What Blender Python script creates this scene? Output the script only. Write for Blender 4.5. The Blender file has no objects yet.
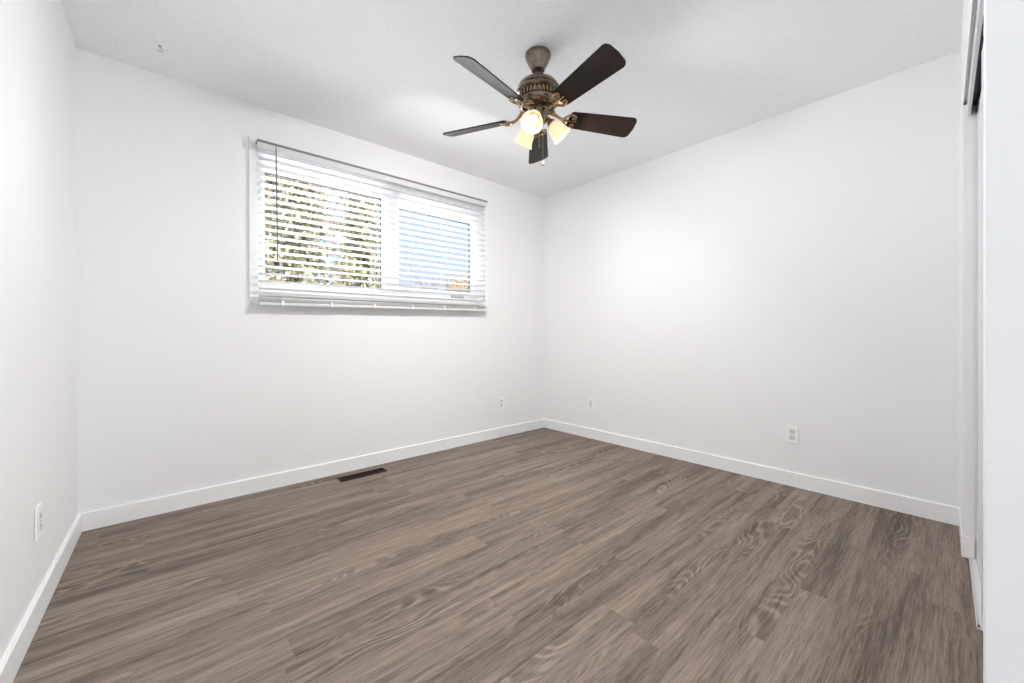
import bpy, bmesh, math, random
from mathutils import Vector, Matrix, Euler
random.seed(7)
R = math.radians
C = bpy.context.scene.collection
sc = bpy.context.scene

# ------------------------------------------------------------ camera
CAM_Z = 0.992
cam_d = bpy.data.cameras.new('camera')
cam_d.sensor_width = 36.0
cam_d.lens = 400.408 / 1024.0 * 36.0
cam_d.shift_y = -(341.5 - 335.25) / 1024.0
cam_d.clip_start = 0.02
cam = bpy.data.objects.new('camera', cam_d)
cam.rotation_euler = (Matrix.Rotation(-0.7269, 3, 'Z') @ Matrix.Rotation(R(90) - 0.0028, 3, 'X') @ Matrix.Rotation(-0.0027, 3, 'Z')).to_euler()
cam.location = (0, 0, CAM_Z)
C.objects.link(cam)
sc.camera = cam

# ------------------------------------------------------------ colour management, world, lights
sc.view_settings.view_transform = 'Standard'
sc.view_settings.look = 'None'
sc.view_settings.gamma = 1.0
sc.view_settings.exposure = 0.09
sc.view_settings.use_curve_mapping = False
sc.cycles.max_bounces = 12
sc.cycles.diffuse_bounces = 8
sc.cycles.transparent_max_bounces = 12
sc.cycles.sample_clamp_indirect = 6.0
sc.cycles.use_denoising = True

world = bpy.data.worlds.new('sky')
sc.world = world
world.use_nodes = True
wn = world.node_tree.nodes; wl = world.node_tree.links
wn.clear()
w_out = wn.new('ShaderNodeOutputWorld'); w_bg = wn.new('ShaderNodeBackground')
w_tc = wn.new('ShaderNodeTexCoord'); w_sep = wn.new('ShaderNodeSeparateXYZ')
w_ramp = wn.new('ShaderNodeValToRGB'); w_noise = wn.new('ShaderNodeTexNoise')
w_mr = wn.new('ShaderNodeMapRange'); w_mix = wn.new('ShaderNodeMixRGB')
w_map = wn.new('ShaderNodeMapping')
w_map.inputs['Scale'].default_value = (1, 1, 3)
w_noise.inputs['Scale'].default_value = 2.2; w_noise.inputs['Detail'].default_value = 5
w_mr.inputs['From Min'].default_value = 0.45; w_mr.inputs['From Max'].default_value = 0.7
w_ramp.color_ramp.elements[0].position = 0.0; w_ramp.color_ramp.elements[0].color = (0.74, 0.85, 1.0, 1)
w_ramp.color_ramp.elements[1].position = 0.8; w_ramp.color_ramp.elements[1].color = (0.42, 0.64, 1.0, 1)
w_mix.inputs['Color2'].default_value = (0.95, 0.97, 1.0, 1)
wl.new(w_tc.outputs['Generated'], w_sep.inputs[0]); wl.new(w_sep.outputs['Z'], w_ramp.inputs[0])
wl.new(w_tc.outputs['Generated'], w_map.inputs[0]); wl.new(w_map.outputs[0], w_noise.inputs['Vector'])
wl.new(w_noise.outputs['Fac'], w_mr.inputs['Value']); wl.new(w_mr.outputs[0], w_mix.inputs['Fac'])
wl.new(w_ramp.outputs[0], w_mix.inputs['Color1']); wl.new(w_mix.outputs[0], w_bg.inputs['Color'])
wl.new(w_bg.outputs[0], w_out.inputs[0])
w_bg.inputs['Strength'].default_value = 0.95

def light(name, kind, loc, energy, color=(1, 1, 1), size=None, size_y=None, target=None, angle=None, radius=None):
    d = bpy.data.lights.new(name, kind)
    d.energy = energy; d.color = color
    if kind == 'AREA':
        d.shape = 'RECTANGLE'; d.size = size; d.size_y = size_y
    if angle is not None: d.angle = angle
    if radius is not None: d.shadow_soft_size = radius
    o = bpy.data.objects.new(name, d); o.location = loc
    if target is not None:
        o.rotation_euler = (Vector(target) - Vector(loc)).to_track_quat('-Z', 'Y').to_euler()
    C.objects.link(o)
    return o

# sun from the far side of the house: lights the trees, never enters the window
light('sun', 'SUN', (0, -5, 12), 6.0, (1.0, 0.94, 0.86), angle=R(1), target=(1.5, 7, 0))
# added fill light behind the camera, no fixture, shining in through the doorway
light('doorway_fill_light', 'AREA', (0.78, -1.15, 1.35), 18, (0.93, 0.965, 1.0), size=0.30, size_y=2.0, target=(0.0, 2.4, 1.5))
# daylight entering by the window, from outside the glass
light('window_daylight', 'AREA', (1.38, 3.26, 1.60), 60, (0.88, 0.94, 1.0), size=1.72, size_y=0.95, target=(1.38, 0.4, 2.6))

# ------------------------------------------------------------ materials
class NT:
    def __init__(s, name):
        s.m = bpy.data.materials.new(name); s.m.use_nodes = True
        s.t = s.m.node_tree; s.n = s.t.nodes; s.l = s.t.links
        s.b = s.n['Principled BSDF']; s.out = s.n['Material Output']
        s.x = 0
    def node(s, k, **kw):
        n = s.n.new(k)
        for a, v in kw.items(): setattr(n, a, v)
        return n
    def link(s, a, b): s.l.new(a, b)
    def math(s, op, a, b=None, c=None, clamp=False):
        n = s.n.new('ShaderNodeMath'); n.operation = op; n.use_clamp = clamp
        for i, v in enumerate((a, b, c)):
            if v is None: continue
            if isinstance(v, (int, float)): n.inputs[i].default_value = v
            else: s.l.new(v, n.inputs[i])
        return n.outputs[0]
    def vec(s, x, y, z):
        n = s.n.new('ShaderNodeCombineXYZ')
        for i, v in enumerate((x, y, z)):
            if isinstance(v, (int, float)): n.inputs[i].default_value = v
            else: s.l.new(v, n.inputs[i])
        return n.outputs[0]
    def noise(s, v, scale=1, detail=2, rough=0.5, dist=0.0):
        n = s.n.new('ShaderNodeTexNoise')
        n.inputs['Scale'].default_value = scale; n.inputs['Detail'].default_value = detail
        n.inputs['Roughness'].default_value = rough; n.inputs['Distortion'].default_value = dist
        if v is not None: s.l.new(v, n.inputs['Vector'])
        return n.outputs['Fac']
    def mr(s, v, a, b, c=0.0, d=1.0):
        n = s.n.new('ShaderNodeMapRange')
        n.inputs['From Min'].default_value = a; n.inputs['From Max'].default_value = b
        n.inputs['To Min'].default_value = c; n.inputs['To Max'].default_value = d
        s.l.new(v, n.inputs['Value']); return n.outputs[0]
    def mix(s, f, a, b, mode='MIX'):
        n = s.n.new('ShaderNodeMixRGB'); n.blend_type = mode
        for i, v in zip(('Fac', 'Color1', 'Color2'), (f, a, b)):
            if isinstance(v, (int, float)): n.inputs[i].default_value = v
            elif isinstance(v, tuple): n.inputs[i].default_value = (*v[:3], 1)
            else: s.l.new(v, n.inputs[i])
        return n.outputs[0]
    def bump(s, h, strength, dist):
        n = s.n.new('ShaderNodeBump'); n.inputs['Strength'].default_value = strength
        n.inputs['Distance'].default_value = dist
        s.l.new(h, n.inputs['Height']); s.l.new(n.outputs[0], s.b.inputs['Normal'])
    def obj(s): return s.n.new('ShaderNodeTexCoord').outputs['Object']

def simple(name, col, rough=0.5, metal=0.0, var=0.03, scale=8, bump=None, spec=None):
    t = NT(name)
    f = t.noise(t.obj(), scale, 3)
    lo = tuple(c * (1 - var) for c in col); hi = tuple(min(1, c * (1 + var)) for c in col)
    t.link(t.mix(f, lo, hi), t.b.inputs['Base Color'])
    t.b.inputs['Roughness'].default_value = rough; t.b.inputs['Metallic'].default_value = metal
    if spec is not None: t.b.inputs['Specular IOR Level'].default_value = spec
    if bump: t.bump(t.noise(t.obj(), bump[0], 3), bump[1], bump[2])
    return t.m

M = {}
M['wall'] = simple('wall_paint', (0.865, 0.872, 0.885), 0.6, var=0.006, scale=2, bump=(160, 0.06, 0.001), spec=0.3)
M['trim'] = simple('trim_paint', (0.90, 0.905, 0.915), 0.35, var=0.005, spec=0.4)
M['closet'] = simple('closet_door_paint', (0.74, 0.745, 0.76), 0.4, var=0.01)
M['vinyl'] = simple('window_vinyl', (0.82, 0.82, 0.825), 0.3, var=0.005)
M['gasket'] = simple('window_gasket', (0.04, 0.04, 0.045), 0.6)
M['slat'] = simple('blind_slat_white', (0.76, 0.76, 0.765), 0.35, var=0.005)
M['rail'] = simple('blind_rail_white', (0.70, 0.70, 0.71), 0.35, var=0.01)
M['lip_shadow'] = simple('blind_rail_lip_shadow', (0.22, 0.22, 0.23), 0.4, 0.3)  # dark grey paints the shadow line along the headrail top
M['cord'] = simple('blind_cord', (0.86, 0.86, 0.87), 0.7)
M['wand'] = simple('smoky_clear_wand', (0.16, 0.16, 0.17), 0.15)
M['plate'] = simple('white_plastic', (0.93, 0.93, 0.93), 0.3, var=0.01)
M['receptacle'] = simple('receptacle_plastic', (0.74, 0.74, 0.745), 0.35, var=0.01)
M['slot'] = simple('dark_slot', (0.05, 0.05, 0.05), 0.6)
M['screw'] = simple('screw_metal', (0.6, 0.6, 0.6), 0.3, 1.0)
M['vent'] = simple('dark_bronze_vent', (0.016, 0.011, 0.008), 0.6, 0.0, var=0.2, spec=0.15)
M['vent_dark'] = simple('vent_duct_black', (0.008, 0.007, 0.006), 0.9)
M['track_dark'] = simple('closet_track_dark', (0.022, 0.022, 0.025), 0.4, 0.6)
M['track'] = simple('closet_track_white', (0.80, 0.80, 0.82), 0.35)
M['hook'] = simple('hook_steel', (0.32, 0.31, 0.30), 0.35, 0.7)
M['chain'] = simple('chain_brass', (0.55, 0.45, 0.30), 0.3, 1.0)
M['bark'] = simple('bark', (0.20, 0.15, 0.11), 0.9, var=0.3, scale=12)
M['twig'] = simple('pale_twigs', (0.42, 0.34, 0.28), 0.9, var=0.3, scale=12)
M['lawn'] = simple('lawn', (0.16, 0.20, 0.08), 0.95, var=0.3, scale=3)
M['siding'] = simple('house_siding', (0.70, 0.66, 0.60), 0.8)

# stippled ceiling
t = NT('stippled_ceiling')
o_ = t.obj()
v1 = t.noise(o_, 95, 4, 0.6); v2 = t.noise(o_, 28, 2)
hh = t.math('ADD', t.math('MULTIPLY', v1, 0.8), t.math('MULTIPLY', v2, 0.35))
t.link(t.mix(t.mr(v1, 0.35, 0.65), (0.90, 0.906, 0.915), (0.955, 0.96, 0.97)), t.b.inputs['Base Color'])
t.b.inputs['Roughness'].default_value = 0.95; t.b.inputs['Specular IOR Level'].default_value = 0.1
t.bump(hh, 0.8, 0.006)
M['ceiling'] = t.m

# grey-brown oak vinyl planks running parallel to the window wall
PW, PL = 0.152, 1.22
t = NT('oak_plank_floor')
sep = t.node('ShaderNodeSeparateXYZ'); t.link(t.obj(), sep.inputs[0])
X, Y = sep.outputs['X'], sep.outputs['Y']
yr = t.math('DIVIDE', t.math('ADD', Y, 0.035), PW)
row = t.math('FLOOR', yr); yf = t.math('FRACT', yr)
wn1 = t.node('ShaderNodeTexWhiteNoise', noise_dimensions='1D'); t.link(row, wn1.inputs['W'])
xr = t.math('ADD', t.math('DIVIDE', X, PL), t.math('MULTIPLY', wn1.outputs['Value'], 7.31))
col = t.math('FLOOR', xr); xf = t.math('FRACT', xr)
wn2 = t.node('ShaderNodeTexWhiteNoise', noise_dimensions='2D'); t.link(t.vec(row, col, 0), wn2.inputs['Vector'])
rs = t.node('ShaderNodeSeparateColor'); t.link(wn2.outputs['Color'], rs.inputs[0])
ra, rb, rc = rs.outputs[0], rs.outputs[1], rs.outputs[2]
px = t.math('ADD', X, t.math('MULTIPLY', ra, 37.0)); py = t.math('ADD', Y, t.math('MULTIPLY', rb, 41.0))
pz = t.math('MULTIPLY', rc, 23.0)
def P(sx, sy): return t.vec(t.math('MULTIPLY', px, sx), t.math('MULTIPLY', py, sy), pz)
band = t.noise(P(0.75, 11), 1, 2, 0.5, 0.3)
mid = t.noise(P(2.0, 42), 1, 4, 0.6, 0.4)
fine = t.noise(P(9, 210), 1, 3, 0.62, 0.25)
fib = t.noise(P(22, 520), 1, 2, 0.6, 0.2)
cn = t.noise(P(1.9, 8.0), 1, 1.0, 0.4, 0.35)
wob = t.noise(P(13, 60), 1, 2)
ring = t.math('POWER', t.math('ADD', t.math('MULTIPLY', t.math('SINE', t.math('ADD', t.math('MULTIPLY', cn, 105.0), t.math('MULTIPLY', wob, 2.4))), 0.5), 0.5), 2.5)
mask = t.mr(t.noise(P(1.0, 9.0), 1, 1), 0.58, 0.68)
ringc = t.math('MULTIPLY', t.math('SUBTRACT', t.math('MULTIPLY', ring, 1.25), 0.55), mask)
dark = t.mr(t.noise(P(1.6, 22), 1, 3, 0.6, 0.6), 0.60, 0.74)
val = t.math('ADD', t.math('MULTIPLY', t.math('SUBTRACT', band, 0.5), 0.85), 0.55)
val = t.math('ADD', val, t.math('MULTIPLY', t.math('SUBTRACT', mid, 0.5), 0.70))
val = t.math('ADD', val, t.math('MULTIPLY', t.math('SUBTRACT', fine, 0.5), 0.85))
val = t.math('ADD', val, t.math('MULTIPLY', t.math('SUBTRACT', fib, 0.5), 0.45))
val = t.math('ADD', val, t.math('MULTIPLY', ringc, 0.26))
val = t.math('SUBTRACT', val, t.math('MULTIPLY', dark, 0.20))
val = t.math('ADD', val, t.math('MULTIPLY', t.math('SUBTRACT', rc, 0.5), 0.08))
rp = t.node('ShaderNodeValToRGB'); t.link(val, rp.inputs[0])
cr = rp.color_ramp
cr.elements[0].position = 0.05; cr.elements[0].color = (0.046, 0.034, 0.026, 1)
cr.elements[1].position = 1.0; cr.elements[1].color = (0.37, 0.298, 0.245, 1)
e = cr.elements.new(0.35); e.color = (0.112, 0.086, 0.068, 1)
e = cr.elements.new(0.58); e.color = (0.215, 0.168, 0.134, 1)
dk = t.math('MINIMUM', t.mr(yf, 0.0, 0.012), t.mr(t.math('SUBTRACT', 1.0, yf), 0.0, 0.006))
dx = t.mr(xf, 0.0, 0.0016)
seam = t.mr(t.math('MINIMUM', dk, dx), 0, 1, 0.82, 1.0)
sc3 = t.node('ShaderNodeVectorMath', operation='SCALE'); t.link(rp.outputs[0], sc3.inputs[0]); t.link(seam, sc3.inputs['Scale'])
t.link(sc3.outputs[0], t.b.inputs['Base Color'])
t.b.inputs['Roughness'].default_value = 0.55
t.b.inputs['Specular IOR Level'].default_value = 0.35
t.bump(t.math('ADD', t.math('MULTIPLY', mid, 0.5), fine), 0.12, 0.0008)
M['floor'] = t.m

# fan metal, blades, shade glass
t = NT('antique_pewter')
f = t.noise(t.obj(), 60, 4)
t.link(t.mix(f, (0.10, 0.080, 0.060), (0.30, 0.245, 0.185)), t.b.inputs['Base Color'])
t.b.inputs['Metallic'].default_value = 0.95; t.b.inputs['Roughness'].default_value = 0.26
M['pewter'] = t.m
t = NT('antique_brass')
f = t.noise(t.obj(), 80, 4)
t.link(t.mix(f, (0.16, 0.11, 0.06), (0.58, 0.44, 0.27)), t.b.inputs['Base Color'])
t.b.inputs['Metallic'].default_value = 0.95; t.b.inputs['Roughness'].default_value = 0.22
M['brass'] = t.m
t = NT('dark_walnut_blade')
tc = t.obj(); mp = t.node('ShaderNodeMapping'); mp.inputs['Scale'].default_value = (3, 60, 10); t.link(tc, mp.inputs[0])
f = t.noise(mp.outputs[0], 1, 4, 0.6, 0.3)
t.link(t.mix(f, (0.007, 0.004, 0.003), (0.028, 0.015, 0.010)), t.b.inputs['Base Color'])
t.b.inputs['Roughness'].default_value = 0.48; t.b.inputs['Specular IOR Level'].default_value = 0.26
M['blade'] = t.m

def shade_glass():
    t = NT('frosted_lamp_glass')
    tr = t.node('ShaderNodeBsdfTranslucent'); tr.inputs['Color'].default_value = (0.85, 0.76, 0.62, 1)
    em = t.node('ShaderNodeEmission'); em.inputs['Color'].default_value = (1.0, 0.80, 0.52, 1)
    nz = t.noise(t.obj(), 30, 2); t.link(t.mr(nz, 0.3, 0.7, 0.16, 0.28), em.inputs['Strength'])
    mx = t.node('ShaderNodeMixShader'); mx.inputs[0].default_value = 0.45
    t.b.inputs['Base Color'].default_value = (0.95, 0.90, 0.80, 1); t.b.inputs['Roughness'].default_value = 0.25
    t.link(t.b.outputs[0], mx.inputs[1]); t.link(tr.outputs[0], mx.inputs[2])
    ad = t.node('ShaderNodeAddShader'); t.link(mx.outputs[0], ad.inputs[0]); t.link(em.outputs[0], ad.inputs[1])
    t.link(ad.outputs[0], t.out.inputs[0])
    return t.m
M['shade'] = shade_glass()
t = NT('lit_bulb'); t.b.inputs['Emission Color'].default_value = (1, 0.84, 0.6, 1); t.b.inputs['Emission Strength'].default_value = 6.0
t.b.inputs['Base Color'].default_value = (1, 0.95, 0.88, 1)
nz = t.noise(t.obj(), 20, 1); t.link(t.mr(nz, 0, 1, 0.85, 1.0), t.b.inputs['Emission Strength'])
M['bulb'] = t.m

t = NT('window_glass')
tb = t.node('ShaderNodeBsdfTransparent'); gl = t.node('ShaderNodeBsdfGlossy'); gl.inputs['Roughness'].default_value = 0.02
fr = t.node('ShaderNodeFresnel'); fr.inputs['IOR'].default_value = 1.25
mx = t.node('ShaderNodeMixShader'); t.link(fr.outputs[0], mx.inputs[0]); t.link(tb.outputs[0], mx.inputs[1]); t.link(gl.outputs[0], mx.inputs[2])
nz = t.noise(t.obj(), 1, 1); t.link(t.mix(nz, (0.96, 0.97, 0.97), (0.98, 0.985, 0.985)), tb.inputs['Color'])
t.link(mx.outputs[0], t.out.inputs[0]); M['glass'] = t.m

def leafmat(name, a, b, c):
    t = NT(name)
    at = t.node('ShaderNodeNewGeometry')
    rp = t.node('ShaderNodeValToRGB'); t.link(at.outputs['Random Per Island'], rp.inputs[0])
    rp.color_ramp.elements[0].color = (*a, 1); rp.color_ramp.elements[1].color = (*c, 1)
    e = rp.color_ramp.elements.new(0.5); e.color = (*b, 1)
    t.link(rp.outputs[0], t.b.inputs['Base Color']); t.b.inputs['Roughness'].default_value = 0.8
    return t.m
M['spruce'] = leafmat('conifer_foliage', (0.16, 0.14, 0.10), (0.60, 0.54, 0.34), (0.92, 0.86, 0.66))
M['rusty'] = leafmat('rusty_leaves', (0.30, 0.16, 0.10), (0.62, 0.40, 0.28), (0.85, 0.66, 0.50))
M['tanleaf'] = leafmat('tan_leaves', (0.42, 0.28, 0.15), (0.66, 0.48, 0.30), (0.80, 0.64, 0.44))

# ------------------------------------------------------------ mesh helpers
def add_box(bm, x0, x1, y0, y1, z0, z1, mat=None, bev=0.0):
    g = bmesh.ops.create_cube(bm, size=1)
    vs = g['verts']
    for v in vs:
        v.co = Vector(((x0 + x1) / 2 + v.co.x * (x1 - x0), (y0 + y1) / 2 + v.co.y * (y1 - y0), (z0 + z1) / 2 + v.co.z * (z1 - z0)))
    if bev > 0:
        es = {e for v in vs for e in v.link_edges}
        r = bmesh.ops.bevel(bm, geom=list(es), offset=bev, segments=2, affect='EDGES', profile=0.6)
        vs = list({v for f in r['faces'] for v in f.verts} | {v for v in vs if v.is_valid})
    if mat is not None:
        allv = set(vs)
        stack = list(vs)
        while stack:
            v = stack.pop()
            for e_ in v.link_edges:
                o = e_.other_vert(v)
                if o not in allv: allv.add(o); stack.append(o)
        for v in allv: v.co = mat @ v.co

def add_prism(bm, pts, z0, z1):
    lo = [bm.verts.new((p[0], p[1], z0)) for p in pts]; hi = [bm.verts.new((p[0], p[1], z1)) for p in pts]
    n = len(pts)
    for i in range(n):
        j = (i + 1) % n; bm.faces.new((lo[i], lo[j], hi[j], hi[i]))
    bm.faces.new(lo[::-1]); bm.faces.new(hi)

def add_lathe(bm, prof, seg=40, mat=None, close=False):
    """prof: list of (r,z)"""
    rings = []
    for r, z in prof:
        if r < 1e-6:
            v = bm.verts.new((0, 0, z)); rings.append([v])
        else:
            rings.append([bm.verts.new((r * math.cos(2 * math.pi * k / seg), r * math.sin(2 * math.pi * k / seg), z)) for k in range(seg)])
    pairs = list(zip(rings[:-1], rings[1:]))
    if close: pairs.append((rings[-1], rings[0]))
    for a, b in pairs:
        for k in range(seg):
            k2 = (k + 1) % seg
            if len(a) == 1 and len(b) == 1: continue
            if len(a) == 1: bm.faces.new((a[0], b[k2], b[k]))
            elif len(b) == 1: bm.faces.new((a[k], a[k2], b[0]))
            else: bm.faces.new((a[k], a[k2], b[k2], b[k]))
    if mat is not None:
        for rg in rings:
            for v in rg: v.co = mat @ v.co

def add_tube(bm, pts, rad, seg=8):
    """tube through points; rad scalar or list"""
    pts = [Vector(p) for p in pts]
    n = len(pts)
    if not isinstance(rad, (list, tuple)): rad = [rad] * n
    rings = []; ref = None
    for i, p in enumerate(pts):
        d = (pts[min(i + 1, n - 1)] - pts[max(i - 1, 0)]).normalized()
        if ref is None:
            ref = Vector((0, 0, 1)) if abs(d.z) < 0.9 else Vector((1, 0, 0))
        a = d.cross(ref).normalized(); b = a.cross(d).normalized(); ref = b
        rings.append([bm.verts.new(p + (a * math.cos(2 * math.pi * k / seg) + b * math.sin(2 * math.pi * k / seg)) * rad[i]) for k in range(seg)])
    for a, b in zip(rings[:-1], rings[1:]):
        for k in range(seg):
            bm.faces.new((a[k], a[(k + 1) % seg], b[(k + 1) % seg], b[k]))
    bm.faces.new(rings[0][::-1]); bm.faces.new(rings[-1])

def obj(name, bm, mat, parent=None, smooth=False, loc=None, rot=None):
    bmesh.ops.recalc_face_normals(bm, faces=bm.faces[:])
    me = bpy.data.meshes.new(name); bm.to_mesh(me); bm.free()
    me.materials.append(mat)
    o = bpy.data.objects.new(name, me); C.objects.link(o)
    if parent is not None: o.parent = parent
    if loc: o.location = loc
    if rot: o.rotation_euler = rot
    if smooth:
        for p in me.polygons: p.use_smooth = True
        try: me.set_sharp_from_angle(angle=R(38))
        except Exception: pass
    return o
def BM(): return bmesh.new()
def tag(o, label, cat, group=None, kind=None):
    o['label'] = label; o['category'] = cat
    if group: o['group'] = group
    if kind: o['kind'] = kind
    return o
def thing(name, label, cat, loc=(0, 0, 0), rotz=0, group=None, kind=None):
    o = bpy.data.objects.new(name, None); C.objects.link(o)
    o.empty_display_size = 0.1
    o.location = loc; o.rotation_euler = (0, 0, rotz)
    return tag(o, label, cat, group, kind)
def structure(name, bm, mat, label, cat, smooth=False):
    o = obj(name, bm, mat, smooth=smooth); return tag(o, label, cat, kind='structure')

# ------------------------------------------------------------ room shell
YA, XB, H = 2.966, 3.089, 2.44
def XC(y): return -0.2956 - 0.0236 * (YA - y)          # face of the left wall
def D(x): return -0.002 - 0.022 * (2.675 - x)          # face of the closet wall
WX0, WX1, WZ0, WZ1 = 0.488, 2.283, 1.268, 2.190       # window opening

bm = BM(); add_box(bm, -1.2, XB + 0.75, -1.6, YA + 0.14, -0.06, 0.0)
structure('floor', bm, M['floor'], 'grey-brown oak look plank floor running parallel to the window wall', 'floor')
bm = BM(); add_box(bm, -1.2, XB + 0.75, -1.6, YA + 0.14, H, H + 0.08)
structure('ceiling', bm, M['ceiling'], 'white stippled ceiling above the fan', 'ceiling')

bm = BM()
for (a, b, c, d_) in ((-0.45, WX0, 0, H), (WX1, XB + 0.12, 0, H), (WX0, WX1, 0, WZ0), (WX0, WX1, WZ1, H)):
    add_box(bm, a, b, YA, YA + 0.14, c, d_)
structure('wall_back', bm, M['wall'], 'white wall that holds the window and its blind', 'wall')
bm = BM(); add_box(bm, XB, XB + 0.12, -0.85, YA, 0, H)
structure('wall_right', bm, M['wall'], 'long plain white wall with two outlet plates, facing the left wall', 'wall')
bm = BM(); add_prism(bm, [(XC(YA), YA), (XC(-1.5), -1.5), (XC(-1.5) - 0.12, -1.5), (XC(YA) - 0.12, YA)], 0, H)
structure('wall_left', bm, M['wall'], 'white wall at the left edge with one plate near the floor', 'wall')

# closet wall: stub beside the right wall, header over the opening, pier beside the doorway
bm = BM()
add_prism(bm, [(XB, D(XB)), (2.675, D(2.675)), (2.675, D(2.675) - 0.041), (XB, D(XB) - 0.041)], 0, 2.0)
add_prism(bm, [(XB, D(XB)), (0.70, D(0.70)), (0.70, D(0.70) - 0.0015), (XB, D(XB) - 0.0015)], 2.0, H)
add_prism(bm, [(XB, D(XB) - 0.0015), (0.70, D(0.70) - 0.0015), (0.70, D(0.70) - 0.0118), (XB, D(XB) - 0.0118)], 2.016, H)
add_prism(bm, [(XB, D(XB) - 0.0118), (0.70, D(0.70) - 0.0118), (0.70, D(0.70) - 0.11), (XB, D(XB) - 0.11)], 2.001, H)
add_prism(bm, [(1.36, D(1.36)), (0.70, D(0.70)), (0.70, D(0.70) - 0.11), (1.36, D(1.36) - 0.11)], 0, 2.0)
structure('wall_front', bm, M['wall'], 'white closet wall seen edge on at the right, with header above the sliding doors', 'wall')
# closet interior
bm = BM()
add_box(bm, 1.36, XB, -0.80, -0.74, 0, H); add_box(bm, 1.30, 1.36, -0.80, D(1.36) - 0.11, 0, H)
structure('wall_closet', bm, M['wall'], 'inner walls of the closet behind the sliding doors', 'wall')
# hallway behind the camera
bm = BM()
add_box(bm, -1.2, 1.30, -1.6, -1.5, 0, H); add_box(bm, 0.95, 1.05, -1.5, -0.30, 0, H)
structure('wall_hall', bm, M['wall'], 'white hallway walls outside the doorway', 'wall')
# door post that fills the right edge of the view
px_ = 0.62
bm = BM(); add_prism(bm, [(px_, -0.34), (px_ + 0.085, -0.34), (px_ + 0.085, -0.0205), (px_, -0.0158)], 0, H)
structure('trim_1', bm, M['trim'], 'white door post filling the right edge of the view', 'door frame')

# baseboards: flat board with eased top edge
def baseboard(name, p0, p1, inward, label, h=0.092, th=0.013):
    p0 = Vector((*p0, 0)); p1 = Vector((*p1, 0)); d = (p1 - p0); L = d.length; d.normalize()
    nrm = Vector((inward[0], inward[1], 0)); 
    prof = [(0, 0), (th, 0), (th, h - 0.0025), (th - 0.0025, h), (0, h)]
    bm = BM(); a = [bm.verts.new(p0 + nrm * x + Vector((0, 0, z))) for x, z in prof]
    b = [bm.verts.new(p1 + nrm * x + Vector((0, 0, z))) for x, z in prof]
    n = len(prof)
    for i in range(n): bm.faces.new((a[i], a[(i + 1) % n], b[(i + 1) % n], b[i]))
    bm.faces.new(a); bm.faces.new(b[::-1])
    structure(name, bm, M['trim'], label, 'baseboard')
baseboard('baseboard_back', (XC(YA) + 0.012, YA), (XB, YA), (0, -1), 'white baseboard along the foot of the window wall')
baseboard('baseboard_right', (XB, YA - 0.013), (XB, D(XB)), (-1, 0), 'white baseboard along the foot of the long right wall')
baseboard('baseboard_left', (XC(YA), YA), (XC(-0.6), -0.6), (1, -0.0236), 'white baseboard running along the left wall towards the camera')
bm = BM(); add_prism(bm, [(XB - 0.013, D(XB) - 0.0), (2.668, D(2.675)), (2.668, D(2.675) + 0.004), (XB - 0.013, D(XB) + 0.004)], 0, 0.092)
add_prism(bm, [(2.675, D(2.675)), (2.675, D(2.675) - 0.034), (2.668, D(2.675) - 0.034), (2.668, D(2.675))], 0, 0.092)
structure('baseboard_front', bm, M['trim'], 'short white baseboard wrapping the stub wall beside the closet', 'baseboard')

# ------------------------------------------------------------ window
win = thing('window_1', 'white vinyl sliding window with two panes behind the blind', 'window', (WX0, YA, WZ0), kind='structure')
def frame_bm(x0, x1, z0, z1, wl_, wr, wb, wt, y0, y1, bev=0.002):
    bm = BM()
    add_box(bm, x0, x0 + wl_, y0, y1, z0, z1, bev=bev); add_box(bm, x1 - wr, x1, y0, y1, z0, z1, bev=bev)
    add_box(bm, x0 + wl_ - 0.002, x1 - wr + 0.002, y0 + 0.0005, y1 - 0.0005, z0, z0 + wb, bev=bev)
    add_box(bm, x0 + wl_ - 0.002, x1 - wr + 0.002, y0 + 0.0005, y1 - 0.0005, z1 - wt, z1, bev=bev)
    for v in bm.verts: v.co -= Vector((WX0, YA, WZ0))
    return bm
obj('window_frame', frame_bm(WX0, WX1, WZ0, WZ1, 0.035, 0.045, 0.05, 0.06, YA + 0.035, YA + 0.12), M['vinyl'], win)
obj('sash', frame_bm(WX0 + 0.03, 1.388, WZ0 + 0.045, WZ1 - 0.055, 0.016, 0.064, 0.030, 0.078, YA + 0.055, YA + 0.090), M['vinyl'], win)
obj('sash', frame_bm(1.370, WX1 - 0.04, WZ0 + 0.045, WZ1 - 0.055, 0.096, 0.074, 0.064, 0.125, YA + 0.048, YA + 0.078), M['vinyl'], win)
pl = (0.533, 1.324, 1.340, 2.056); pr = (1.467, 2.168, 1.378, 2.010)
for k, (x0, x1, z0, z1) in enumerate((pl, pr)):
    yy = YA + (0.072 if k == 0 else 0.063)
    obj('gasket', frame_bm(x0 - 0.001, x1 + 0.001, z0 - 0.001, z1 + 0.001, 0.005, 0.007, 0.003, 0.006, yy - 0.006, yy + 0.006, 0.0), M['gasket'], win)
    bm = BM(); add_box(bm, x0 - WX0, x1 - WX0, yy - YA - 0.002, yy - YA + 0.002, z0 - WZ0, z1 - WZ0)
    obj('window_pane', bm, M['glass'], win)
bm = BM(); add_box(bm, 1.955 - WX0, 2.085 - WX0, 0.028, 0.046, 1.316 - WZ0, 1.336 - WZ0, bev=0.006)
o = obj('latch', bm, simple('latch_grey', (0.38, 0.37, 0.37), 0.4), win); o['label'] = 'grey window latch'
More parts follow.
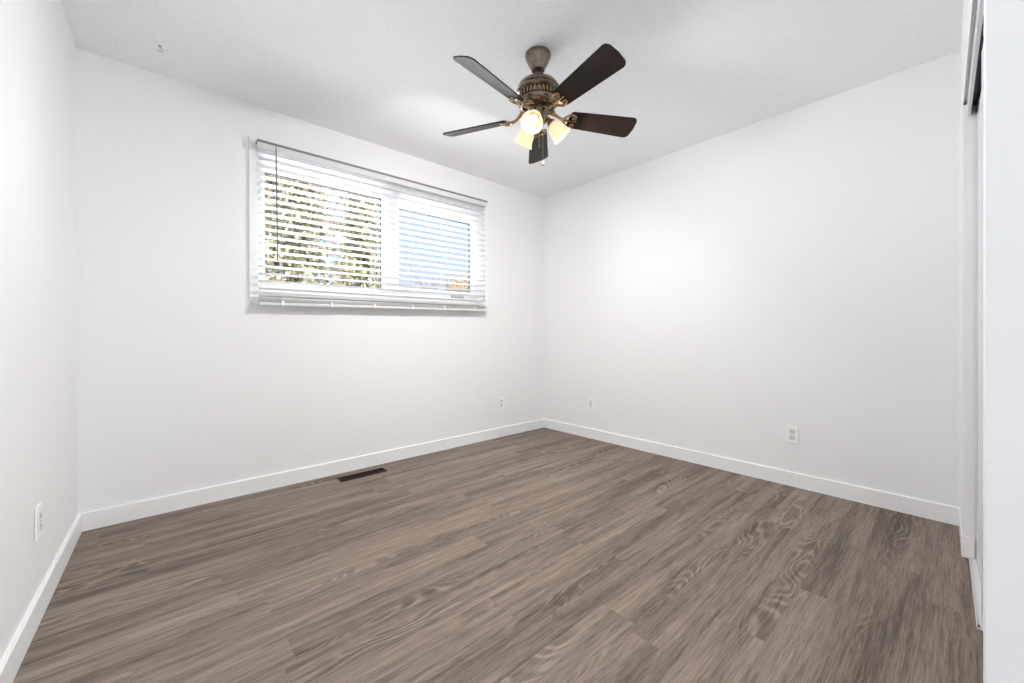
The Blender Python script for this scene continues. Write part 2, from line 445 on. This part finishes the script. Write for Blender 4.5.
# interior jamb liner and sill
bm = BM()
add_box(bm, WX0 + 0.0005, WX0 + 0.006, YA, YA + 0.034, WZ0, WZ1); add_box(bm, WX1 - 0.006, WX1 - 0.0005, YA, YA + 0.034, WZ0, WZ1)
add_box(bm, WX0 + 0.007, WX1 - 0.007, YA, YA + 0.034, WZ0 + 0.0005, WZ0 + 0.012); add_box(bm, WX0 + 0.007, WX1 - 0.007, YA, YA + 0.034, WZ1 - 0.008, WZ1 - 0.0005)
for v in bm.verts: v.co -= Vector((WX0, YA, WZ0))
obj('window_sill', bm, M['trim'], win)

# casing around the opening
bm = BM(); cw = 0.048; y0, y1 = YA - 0.014, YA - 0.0003
add_box(bm, WX0 - cw, WX0, y0, y1, WZ0 - 0.040, WZ1 + 0.042, bev=0.003); add_box(bm, WX1, WX1 + cw - 0.01, y0, y1, WZ0 - 0.040, WZ1 + 0.042, bev=0.003)
add_box(bm, WX0 - 0.003, WX1 + 0.003, y0 + 0.0005, y1, WZ1, WZ1 + 0.042, bev=0.003); add_box(bm, WX0 - 0.003, WX1 + 0.003, y0 + 0.0005, y1, WZ0 - 0.040, WZ0, bev=0.003)
add_box(bm, WX0 - cw - 0.003, WX0 - cw + 0.008, y0 - 0.004, y1, WZ0 - 0.041, WZ1 + 0.043, bev=0.002)
structure('trim_2', bm, M['trim'], 'white casing framing the window opening', 'trim')

# ------------------------------------------------------------ venetian blind
BY = 2.908; BX0, BX1 = 0.479, 2.266
blind = thing('venetian_blind', 'white horizontal slat blind hanging open over the window', 'blind', (BX0, BY, 1.17))
def bobj(name, bm, mat, smooth=False, parent=None):
    for v in bm.verts: v.co -= Vector((BX0, BY, 1.17))
    return obj(name, bm, mat, parent or blind, smooth)
bm = BM()
add_box(bm, BX0, BX1, BY - 0.027, BY + 0.027, 2.146, 2.186, bev=0.002)
bobj('headrail', bm, M['rail'])
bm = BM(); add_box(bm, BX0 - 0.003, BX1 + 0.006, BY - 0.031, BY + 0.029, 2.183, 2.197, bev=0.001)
bobj('top_lip_shadow', bm, M['lip_shadow'])  # strip coloured as the shade above the headrail face
for s in (BX0 + 0.03, BX1 - 0.03):
    bm = BM(); add_box(bm, s - 0.018, s + 0.018, BY + 0.028, YA - 0.0145, 2.15, 2.184)
    bobj('mounting_bracket', bm, M['rail'])
tilt = R(7)
bm = BM(); n_sl = 20; zt, zb_ = 2.118, 1.236
for i in range(n_sl):
    z = zt + (zb_ - zt) * i / (n_sl - 1)
    secs = []
    for q in range(7):
        s = -0.025 + 0.05 * q / 6.0
        cr_ = 0.0026 * (1 - (s / 0.025) ** 2)
        secs.append((s * math.cos(tilt) , -s * math.sin(tilt) + cr_))
    rows = []
    for xx in (BX0 + 0.002, BX1 - 0.002):
        up = [bm.verts.new((xx, BY + a, z + b + 0.0012)) for a, b in secs]
        dn = [bm.verts.new((xx, BY + a, z + b - 0.0012)) for a, b in secs]
        rows.append(up + dn[::-1])
    n = len(rows[0])
    for k in range(n): bm.faces.new((rows[0][k], rows[0][(k + 1) % n], rows[1][(k + 1) % n], rows[1][k]))
    bm.faces.new(rows[0]); bm.faces.new(rows[1][::-1])
bobj('slats', bm, M['slat'])
bm = BM(); add_box(bm, BX0, BX1, BY - 0.026, BY + 0.026, 1.176, 1.196, bev=0.004)
br = bobj('bottom_rail', bm, M['rail'])
bm = BM()
for z in (1.2005, 1.2055, 1.2105, 1.2155): add_box(bm, BX0 + 0.001, BX1 - 0.001, BY - 0.025, BY + 0.025, z, z + 0.0028, bev=0.0008)
bobj('stacked_slats', bm, M['slat'])
cords = [0.606, 0.905, 1.208, 1.516, 1.810, 2.120]
for k, cx_ in enumerate(cords):
    bm = BM()
    for yy in (BY - 0.0285, BY + 0.0275): add_tube(bm, [(cx_, yy, 2.19), (cx_, yy, 1.186)], 0.0011, 6)
    for i in range(n_sl):
        z = zt + (zb_ - zt) * i / (n_sl - 1)
        add_tube(bm, [(cx_ + 0.001, BY - 0.027, z - 0.0045 + 0.0048), (cx_ + 0.001, BY + 0.027, z - 0.0062)], 0.0006, 5)
    bobj('ladder_cord', bm, M['cord'])
    bm = BM(); 
    add_box(bm, cx_ - 0.008, cx_ + 0.008, BY - 0.033, BY - 0.0265, 1.176, 1.206, bev=0.002)
    bobj('cord_button', bm, M['cord'], parent=None)
bm = BM()
add_tube(bm, [(0.574, BY - 0.040, 2.162), (0.574, BY - 0.043, 2.12), (0.576, BY - 0.043, 1.475), (0.576, BY - 0.043, 1.455)], [0.003, 0.004, 0.004, 0.0055], 6)
wand = bobj('tilt_wand', bm, M['wand']); wand['label'] = 'smoky clear tilt wand'
bm = BM(); add_tube(bm, [(0.574, BY - 0.028, 2.176), (0.574, BY - 0.036, 2.178), (0.574, BY - 0.041, 2.172), (0.574, BY - 0.040, 2.160)], 0.0022, 6)
bobj('wand_hook', bm, M['hook'])
for c_ in blind.children:
    if c_.name.split('.')[0] in ('bottom_rail', 'stacked_slats', 'cord_button'): c_.rotation_euler = (0, -0.009, 0)
blind.rotation_euler = (0, -math.atan(0.010 / 1.82), 0)

# ------------------------------------------------------------ sliding closet doors and tracks
def closet_door(name, x0, x1, off, th, label):
    # base at (x0, D(x0)-off); local +X runs along the wall
    ang = math.atan2(D(x1) - D(x0), x1 - x0); L = x1 - x0
    t_ = thing(name, label, 'closet door', (x0, D(x0) - off, 0.014), ang, kind='structure')
    bm = BM(); add_box(bm, 0.022, L - 0.022, -th + 0.002, -0.0025, 0.03, 1.915); obj('panel', bm, M['closet'], t_)
    for a, b in ((0, 0.024), (L - 0.024, L)):
        bm = BM(); add_box(bm, a, b, -th, 0, 0, 1.926, bev=0.0018); obj('stile', bm, M['closet'], t_)
    for a, b in ((0, 0.034), (1.892, 1.926)):
        bm = BM(); add_box(bm, 0.024, L - 0.024, -th + 0.001, -0.001, a, b, bev=0.001); obj('rail', bm, M['closet'], t_)
    for xx in (0.09, L - 0.09):
        bm = BM(); add_box(bm, xx - 0.02, xx + 0.02, -th * 0.5 - 0.0015, -th * 0.5 + 0.0015, 1.926, 1.958)
        rb = obj('roller_bracket', bm, M['track'], t_)
        bm = BM(); add_tube(bm, [(xx, -th * 0.5 + 0.0016, 1.951), (xx, -th * 0.5 + 0.0055, 1.951)], 0.012, 14); obj('roller', bm, M['plate'], rb)
    return t_
closet_door('door_1', 1.90, 2.669, 0.0400, 0.012, 'far white sliding closet door panel, beside the stub wall')
closet_door('door_2', 1.38, 2.09, 0.0280, 0.010, 'near white sliding closet door panel, next to the door post')
bm = BM()
def strip(bm, x0, x1, o0, o1, z0, z1):
    add_prism(bm, [(x0, D(x0) - o0), (x1, D(x1) - o0), (x1, D(x1) - o1), (x0, D(x0) - o1)], z0, z1)
tt = thing('closet_top_track', 'double top track of the sliding closet doors, coloured dark for its shaded gap, with white fascia', 'door track', (2.0, D(2.0), 2.0))
def tobj(name, bm, mat):
    for v in bm.verts: v.co -= Vector((2.0, D(2.0), 2.0))
    return obj(name, bm, mat, tt)
bm = BM(); strip(bm, 1.365, 2.673, 0.0120, 0.0220, 1.945, 1.9995); tobj('fascia', bm, M['track'])
bm = BM(); strip(bm, 1.365, 2.673, 0.0225, 0.060, 1.985, 1.9995)
for o_2 in (0.0225, 0.0382, 0.0550): strip(bm, 1.365, 2.673, o_2, o_2 + 0.0012, 1.952, 1.985)
tobj('channel', bm, M['track_dark'])  # near-black colour stands in for the shade inside the track gap
bt = thing('closet_floor_track', 'white floor guide track under the sliding closet doors', 'door track', (2.05, D(2.05), 0))
def btobj(name, bm, mat):
    for v in bm.verts: v.co -= Vector((2.05, D(2.05), 0))
    return obj(name, bm, mat, bt)
bm = BM(); strip(bm, 2.05, 2.667, 0.017, 0.056, 0.0005, 0.004)
for a in (0.017, 0.0382, 0.0540): strip(bm, 2.05, 2.667, a, a + 0.0022, 0.004, 0.012)
btobj('rail', bm, M['track'])
bm = BM(); add_tube(bm, [(2.066, D(2.066) - 0.021, 0.0041), (2.066, D(2.066) - 0.021, 0.0075)], 0.004, 10); btobj('screw', bm, M['track_dark'])

# ------------------------------------------------------------ outlets
def outlet(name, label, loc, rotz, kind, group=None):
    # local: plate in XZ plane, front faces -Y
    t_ = thing(name, label, 'outlet', loc, rotz, group)
    bm = BM(); add_box(bm, -0.035, 0.035, -0.0065, 0, -0.0575, 0.0575, bev=0.0022); obj('cover_plate', bm, M['plate'], t_)
    if kind == 'duplex':
        for s in (-1, 1):
            bm = BM(); add_box(bm, -0.0165, 0.0165, -0.0088, -0.006, s * 0.0195 - 0.0145, s * 0.0195 + 0.0145, bev=0.0012)
            rc_ = obj('receptacle', bm, M['receptacle'], t_)
            bm = BM()
            for xx, hh_ in ((-0.0065, 0.005), (0.0065, 0.0042)):
                add_box(bm, xx - 0.0011, xx + 0.0011, -0.0092, -0.0084, s * 0.0195 + 0.002 - hh_, s * 0.0195 + 0.002 + hh_)
            add_tube(bm, [(0, -0.0092, s * 0.0195 - 0.0085), (0, -0.0084, s * 0.0195 - 0.0085)], 0.0024, 10)
            obj('slot', bm, M['slot'], rc_)
        sp = [0]
    elif kind == 'decor':
        bm = BM(); add_box(bm, -0.0165, 0.0165, -0.0088, -0.006, -0.033, 0.033, bev=0.0012)
        rc_ = obj('receptacle', bm, M['receptacle'], t_)
        sp = [-0.046, 0.046]
    for z in sp:
        bm = BM(); add_tube(bm, [(0, -0.0096, z), (0, -0.0060, z)], 0.003, 12); obj('screw', bm, M['screw'], t_)
    return t_
outlet('wall_outlet', 'white outlet on the window wall, low down near the far corner', (2.493, YA - 0.0003, 0.326), 0, 'duplex')
outlet('wall_outlet', 'plain white rectangular insert outlet on the long right wall, near the far corner', (XB - 0.0003, 2.345, 0.328), R(-90), 'decor')
outlet('wall_outlet', 'white duplex outlet with slots, in the right half of the long right wall', (XB - 0.0003, 0.733, 0.336), R(-90), 'duplex')
outlet('wall_outlet', 'white outlet plate on the left wall above the baseboard, seen nearly edge on', (XC(2.160) + 0.0004, 2.160, 0.337), R(90) - 0.0236, 'duplex')

# ------------------------------------------------------------ floor register
vt = thing('floor_vent', 'dark bronze floor register beside the baseboard under the window', 'vent', (1.090, 2.817, 0.0))
bm = BM(); w2, d2 = 0.163, 0.046
for a in ((-w2, -w2 + 0.014, -d2, d2), (w2 - 0.014, w2, -d2, d2), (-w2 + 0.012, w2 - 0.012, -d2, -d2 + 0.014), (-w2 + 0.012, w2 - 0.012, d2 - 0.014, d2)):
    add_box(bm, a[0], a[1], a[2], a[3], 0.0004, 0.005, bev=0.001)
obj('frame', bm, M['vent'], vt)
bm = BM()
for k in range(27):
    x = -w2 + 0.02 + k * (2 * w2 - 0.04) / 26
    add_box(bm, x - 0.0012, x + 0.0012, -d2 + 0.013, d2 - 0.013, 0.0016, 0.0042)
add_box(bm, -w2 + 0.013, w2 - 0.013, -0.002, 0.002, 0.0016, 0.0045)
obj('louvers', bm, M['vent'], vt)
bm = BM(); add_box(bm, -w2 + 0.013, w2 - 0.013, -d2 + 0.013, d2 - 0.013, 0.0004, 0.0014); obj('duct_opening', bm, M['vent_dark'], vt)

# ------------------------------------------------------------ ceiling hook
hk_scale = 0.72
hk = thing('ceiling_hook', 'small grey metal swag hook in the ceiling near the left corner', 'hook', (0.021, 2.671, H))
bm = BM(); add_lathe(bm, [(0, 0), (0.009, 0), (0.008, -0.003), (0.004, -0.006), (0, -0.006)], 16); obj('screw_base', bm, M['hook'], hk, True)
bm = BM()
pts = [(0, 0, -0.004), (0, 0, -0.014)]
for k in range(13):
    a = R(100 - k * 22); pts.append((0.003 + 0.012 * math.cos(a) , -0.002, -0.027 + 0.012 * math.sin(a)))
add_tube(bm, pts, 0.0018, 8); obj('hook', bm, M['hook'], hk, True)

for c_ in hk.children: c_.scale = (hk_scale,) * 3
# ------------------------------------------------------------ ceiling fan
FX, FY = 1.485, 1.461
fan = thing('ceiling_fan', 'five-blade dark ceiling fan with three lit glass shades', 'ceiling fan', (FX, FY, H))
Z = lambda z: z - H
bm = BM(); add_lathe(bm, [(0, Z(2.439)), (0.066, Z(2.439)), (0.067, Z(2.430)), (0.064, Z(2.420)), (0.056, Z(2.400)), (0.044, Z(2.378)), (0.036, Z(2.366)), (0.034, Z(2.356)), (0.0, Z(2.356))], 48)
obj('canopy', bm, M['pewter'], fan, True)
bm = BM(); add_lathe(bm, [(0.013, Z(2.36)), (0.013, Z(2.335)), (0.027, Z(2.334)), (0.030, Z(2.325)), (0.026, Z(2.312)), (0.030, Z(2.296)), (0, Z(2.296))], 32)
obj('downrod', bm, M['pewter'], fan, True)
bm = BM()
add_lathe(bm, [(0, Z(2.303)), (0.040, Z(2.303)), (0.075, Z(2.295)), (0.098, Z(2.280)), (0.109, Z(2.262)), (0.111, Z(2.256)), (0.106, Z(2.251)), (0.106, Z(2.246)), (0.110, Z(2.243)), (0.110, Z(2.237)), (0.100, Z(2.231)),
              (0.090, Z(2.226)), (0.088, Z(2.205)), (0.098, Z(2.198)), (0.104, Z(2.190)), (0.102, Z(2.180)), (0.092, Z(2.168)), (0.070, Z(2.158)), (0, Z(2.158))], 56)
obj('motor_housing', bm, M['pewter'], fan, True)
bm = BM()   # vertical ribs of the pierced band
for k in range(30):
    a = 2 * math.pi * k / 30
    m = Matrix.Rotation(a, 4, 'Z') @ Matrix.Translation((0.0935, 0, Z(2.216)))
    add_box(bm, -0.006, 0.006, -0.0035, 0.0035, -0.0135, 0.0135, mat=m, bev=0.0015)
obj('pierced_band', bm, M['brass'], fan)

BLZ = Z(2.125); PH = R(44.5); RB = 0.550; PITCH = R(-19)
def rounded_blade():
    # outline in local XY: X along the radius
    x0, x1 = 0.168, RB; w0, w1 = 0.050, 0.066
    pts = []
    def arc(cx_, cy_, r, a0, a1, n=6):
        for i in range(n + 1):
            a = R(a0 + (a1 - a0) * i / n); pts.append((cx_ + r * math.cos(a), cy_ + r * math.sin(a)))
    arc(x0 + 0.018, -w0 + 0.018, 0.018, 180, 270)
    arc(x1 - 0.030, -w1 + 0.026, 0.026, 270, 350)
    pts.append((x1 + 0.001, 0.0))
    arc(x1 - 0.030, w1 - 0.026, 0.026, 10, 90)
    arc(x0 + 0.018, w0 - 0.018, 0.018, 90, 180)
    bm = BM()
    lo = [bm.verts.new((x, y, -0.003)) for x, y in pts]; hi = [bm.verts.new((x, y, 0.003)) for x, y in pts]
    n = len(pts)
    for i in range(n): bm.faces.new((lo[i], lo[(i + 1) % n], hi[(i + 1) % n], hi[i]))
    bm.faces.new(lo[::-1]); bm.faces.new(hi)
    bmesh.ops.bevel(bm, geom=[e_ for e_ in bm.edges if abs(e_.verts[0].co.z - e_.verts[1].co.z) < 1e-6], offset=0.001, segments=1, affect='EDGES')
    return bm
def blade_arm():
    """scrolled lyre bracket: stem from the motor, two arms curling round the blade root, underneath it"""
    bm = BM()
    add_box(bm, 0.060, 0.094, -0.013, 0.013, Z(2.152) - BLZ, Z(2.160) - BLZ, bev=0.002)
    add_tube(bm, [(0.080, 0, 0.026), (0.100, 0, 0.016), (0.120, 0, 0.000), (0.140, 0, -0.008)], [0.011, 0.009, 0.0075, 0.009], 10)
    for s in (-1, 1):
        pts = []
        # outward sweep then inward spiral
        for k in range(9):
            u_ = k / 8.0
            pts.append((0.136 + 0.050 * u_, s * (0.004 + 0.034 * math.sin(u_ * math.pi * 0.62)), -0.0085))
        cxx, cyy = 0.189, s * 0.0235
        for k in range(1, 16):
            a = R(80 - k * 24); r = 0.0125 - 0.0006 * k
            pts.append((cxx + r * math.cos(a), cyy + s * r * math.sin(a), -0.0085))
        add_tube(bm, pts, [0.0062] * 6 + [0.0054] * (len(pts) - 12) + [0.0045] * 6, 8)
        m = Matrix.Translation((0.189, s * 0.0235, -0.0065)); add_lathe(bm, [(0, -0.004), (0.004, -0.0035), (0.0055, 0), (0.005, 0.003), (0, 0.003)], 14, m)
    add_tube(bm, [(0.140, 0, -0.0085), (0.160, 0, -0.0075), (0.205, 0, -0.0065)], [0.008, 0.0055, 0.0035], 8)
    m = Matrix.Translation((0.207, 0, -0.006)); add_lathe(bm, [(0, -0.004), (0.0045, -0.003), (0.0055, 0), (0.005, 0.003), (0, 0.003)], 14, m)
    return bm
me_b = me_a = None
for k in range(5):
    a = PH + k * 2 * math.pi / 5
    rot = (Matrix.Rotation(a, 4, 'Z') @ Matrix.Rotation(R(-1.6 if k == 2 else 0), 4, 'Y') @ Matrix.Rotation(PITCH - R(5 if k == 2 else 0), 4, 'X')).to_euler()
    if k == 0:
        arm = obj('blade_arm', blade_arm(), M['brass'], fan, True, (0, 0, BLZ), rot)
        bl = obj('blade', rounded_blade(), M['blade'], fan, False, (0, 0, BLZ), rot)
    else:
        for src in (arm, bl):
            c_ = src.copy(); C.objects.link(c_); c_.parent = fan; c_.rotation_euler = rot
# light kit
bm = BM(); add_lathe(bm, [(0, Z(2.160)), (0.052, Z(2.160)), (0.055, Z(2.150)), (0.050, Z(2.146)), (0.050, Z(2.112)), (0.054, Z(2.108)), (0.052, Z(2.098)), (0.038, Z(2.086)), (0.022, Z(2.078)), (0.018, Z(2.060)), (0.010, Z(2.050)), (0.006, Z(2.038)), (0, Z(2.034))], 40)
obj('light_fitter', bm, M['pewter'], fan, True)
CA = math.atan2(1, 1)  # placeholder axis, replaced below
lat = Vector((0.747, -0.665, 0)); dep = Vector((0.665, 0.747, 0))
for deg in (-108, 6, 128):
    dirv = (lat * math.cos(R(deg)) + dep * math.sin(R(deg))).normalized()
    az = math.atan2(dirv.y, dirv.x)
    tiltd = R(48)  # shade axis below the horizontal
    axis = Vector((dirv.x * math.cos(tiltd), dirv.y * math.cos(tiltd), -math.sin(tiltd)))
    neck = Vector((dirv.x * 0.064, dirv.y * 0.064, Z(2.094)))
    bm = BM()
    add_tube(bm, [(dirv.x * 0.036, dirv.y * 0.036, Z(2.116)), (dirv.x * 0.054, dirv.y * 0.054, Z(2.116)), (dirv.x * 0.063, dirv.y * 0.063, Z(2.108)), tuple(neck - axis * 0.004)], [0.008, 0.007, 0.007, 0.010], 10)
    m = Matrix.Translation(neck) @ axis.to_track_quat('Z', 'Y').to_matrix().to_4x4()
    add_lathe(bm, [(0, -0.008), (0.013, -0.008), (0.020, -0.002), (0.024, 0.006), (0.024, 0.016), (0.0, 0.016)], 24, m)
    obj('lamp_arm', bm, M['brass'], fan, True)
    # bell glass, open at the mouth
    bm = BM()
    prof = [(0.0225, 0.010), (0.026, 0.016), (0.035, 0.026), (0.041, 0.040), (0.0435, 0.056), (0.0455, 0.072), (0.050, 0.086), (0.056, 0.096)]
    inner = [(r - 0.0025, z) for r, z in prof][::-1]
    add_lathe(bm, prof + inner, 40, m, close=True)
    sh = obj('lamp_shade', bm, M['shade'], fan, True); sh['label'] = 'lit frosted bell glass shade'
    bm = BM(); add_lathe(bm, [(0, 0.017), (0.013, 0.018), (0.013, 0.034), (0.020, 0.046), (0.0245, 0.056), (0.020, 0.070), (0.010, 0.078), (0, 0.080)], 24, m)
    obj('bulb', bm, M['bulb'], sh, True)
    lp = Vector((FX, FY, H)) + neck + axis * 0.099
    light('fan_lamp', 'AREA', tuple(lp), {6: 7.3, 128: 17.0, -108: 8.0}[deg], (1.0, 0.955, 0.90), size=0.085, size_y=0.085, target=tuple(lp + axis))
    light('fan_bulb', 'POINT', tuple(Vector((FX, FY, H)) + neck + axis * 0.088), 0.26, (1.0, 0.78, 0.50), radius=0.012)
# pull chains
for (dx_, dy_, z1, fob) in ((-0.022, -0.028, 1.955, 0), (0.018, -0.016, 1.885, 1)):
    bm = BM(); add_tube(bm, [(dx_, dy_, Z(2.085)), (dx_, dy_, Z(z1))], 0.0011, 6)
    pc = obj('pull_chain', bm, M['chain'], fan)
    bm = BM(); m = Matrix.Translation((dx_, dy_, Z(z1)))
    add_lathe(bm, [(0, 0.004), (0.003, 0.0), (0.0065, -0.012), (0.0055, -0.020), (0, -0.024)] if fob else [(0, 0.003), (0.002, 0), (0.003, -0.008), (0, -0.012)], 14, m)
    obj('chain_fob', bm, M['chain'], pc, True)

# ------------------------------------------------------------ outdoors
bm = BM(); add_box(bm, -40, 60, YA + 0.2, 80, -0.75, -0.65)
structure('ground', bm, M['lawn'], 'lawn outside the window', 'ground')

def leaf_cloud(bm, centre_fn, n, size):
    for _ in range(n):
        c, s = centre_fn()
        q = Euler((random.uniform(0, 6.28), random.uniform(0, 6.28), random.uniform(0, 6.28))).to_matrix()
        w = size * s
        vs = [bm.verts.new(c + q @ Vector(p)) for p in ((-w, -w * 0.5, 0), (0, -w * 0.62, w * 0.12), (w, 0, 0), (0, w * 0.62, w * 0.12), (-w, w * 0.5, 0))]
        bm.faces.new(vs)
def conifer(x, y, h, r, label, mat, seed):
    random.seed(seed)
    t_ = thing('conifer_tree', label, 'tree', (x, y, -0.65))
    bm = BM(); add_tube(bm, [(0, 0, 0), (0.05, 0, h * 0.5), (0, 0, h)], [0.16, 0.10, 0.02], 10); obj('trunk', bm, M['bark'], t_, True)
    bmb = BM(); tips = []
    for k in range(90):
        z = h * (0.10 + 0.86 * (k / 90.0)); a = k * 2.4 + random.uniform(-0.3, 0.3)
        L = r * (1 - z / h) ** 0.8 * random.uniform(0.75, 1.1) + 0.1
        d = Vector((math.cos(a), math.sin(a), 0)); e0 = Vector((0, 0, z)); e1 = e0 + d * L * 0.5 + Vector((0, 0, 0.05)); e2 = e0 + d * L + Vector((0, 0, -0.15 * L))
        add_tube(bmb, [e0, e1, e2], [0.03, 0.018, 0.006], 5); tips.append((e0, e1, e2, L))
    obj('branch', bmb, M['bark'], t_)
    def cf():
        e0, e1, e2, L = random.choice(tips); u_ = random.random() ** 0.7
        p = e0.lerp(e1, u_ * 2) if u_ < 0.5 else e1.lerp(e2, u_ * 2 - 1)
        return p + Vector((random.gauss(0, 0.10), random.gauss(0, 0.10), random.gauss(-0.05, 0.07))), random.uniform(0.6, 1.2)
    bm = BM(); leaf_cloud(bm, cf, 11000, 0.045); obj('foliage', bm, mat, t_)
def bare_tree(x, y, h, label, seed, mat, leaf=None, name='bare_tree', spread=1.0):
    random.seed(seed)
    t_ = thing(name, label, 'tree', (x, y, -0.65))
    bm = BM(); tips = []
    bt_ = BM()
    def grow(b, p, d, L, r, dep_):
        q = p + d * L * 0.5 + Vector((random.gauss(0, .04), random.gauss(0, .04), 0)) * L
        e = p + d * L
        add_tube(b, [p, q, e], [r, r * 0.85, r * 0.65], 6)
        if dep_ == 0: tips.append(e); return
        for _ in range(3):
            nd = (d + Vector((random.gauss(0, .45), random.gauss(0, .45), random.gauss(0.05, .25))) * spread).normalized()
            grow(bm, p.lerp(e, random.uniform(0.65, 1.0)), nd, L * random.uniform(0.62, 0.85), r * 0.6, dep_ - 1)
    grow(bt_, Vector((0, 0, 0)), Vector((0, 0, 1)), h * 0.34, 0.07 * h / 5, 5)
    obj('trunk', bt_, M['bark'], t_, True); obj('branch', bm, mat, t_)
    if leaf:
        def cf():
            return random.choice(tips) + Vector((random.gauss(0, .16), random.gauss(0, .16), random.gauss(0, .16))), random.uniform(.6, 1.2)
        bm2 = BM(); leaf_cloud(bm2, cf, 5000, 0.05); obj('foliage', bm2, leaf, t_)
conifer(1.7, 7.6, 5.2, 1.25, 'yellow-green conifer outside the left part of the window', M['spruce'], 3)
conifer(3.95, 10.2, 5.6, 1.10, 'yellow-green conifer outside, behind the middle of the window', M['spruce'], 5)
bare_tree(1.5, 21.0, 10.5, 'rusty-leaved tree behind the conifers outside', 11, M['twig'], M['rusty'], 'deciduous_tree')
bare_tree(7.6, 12.0, 3.9, 'thin bare tree against the sky in the right pane', 21, M['twig'])
bare_tree(9.9, 12.5, 4.6, 'tan-leaved tree at the lower right corner of the right pane', 31, M['twig'], M['tanleaf'], 'deciduous_tree')
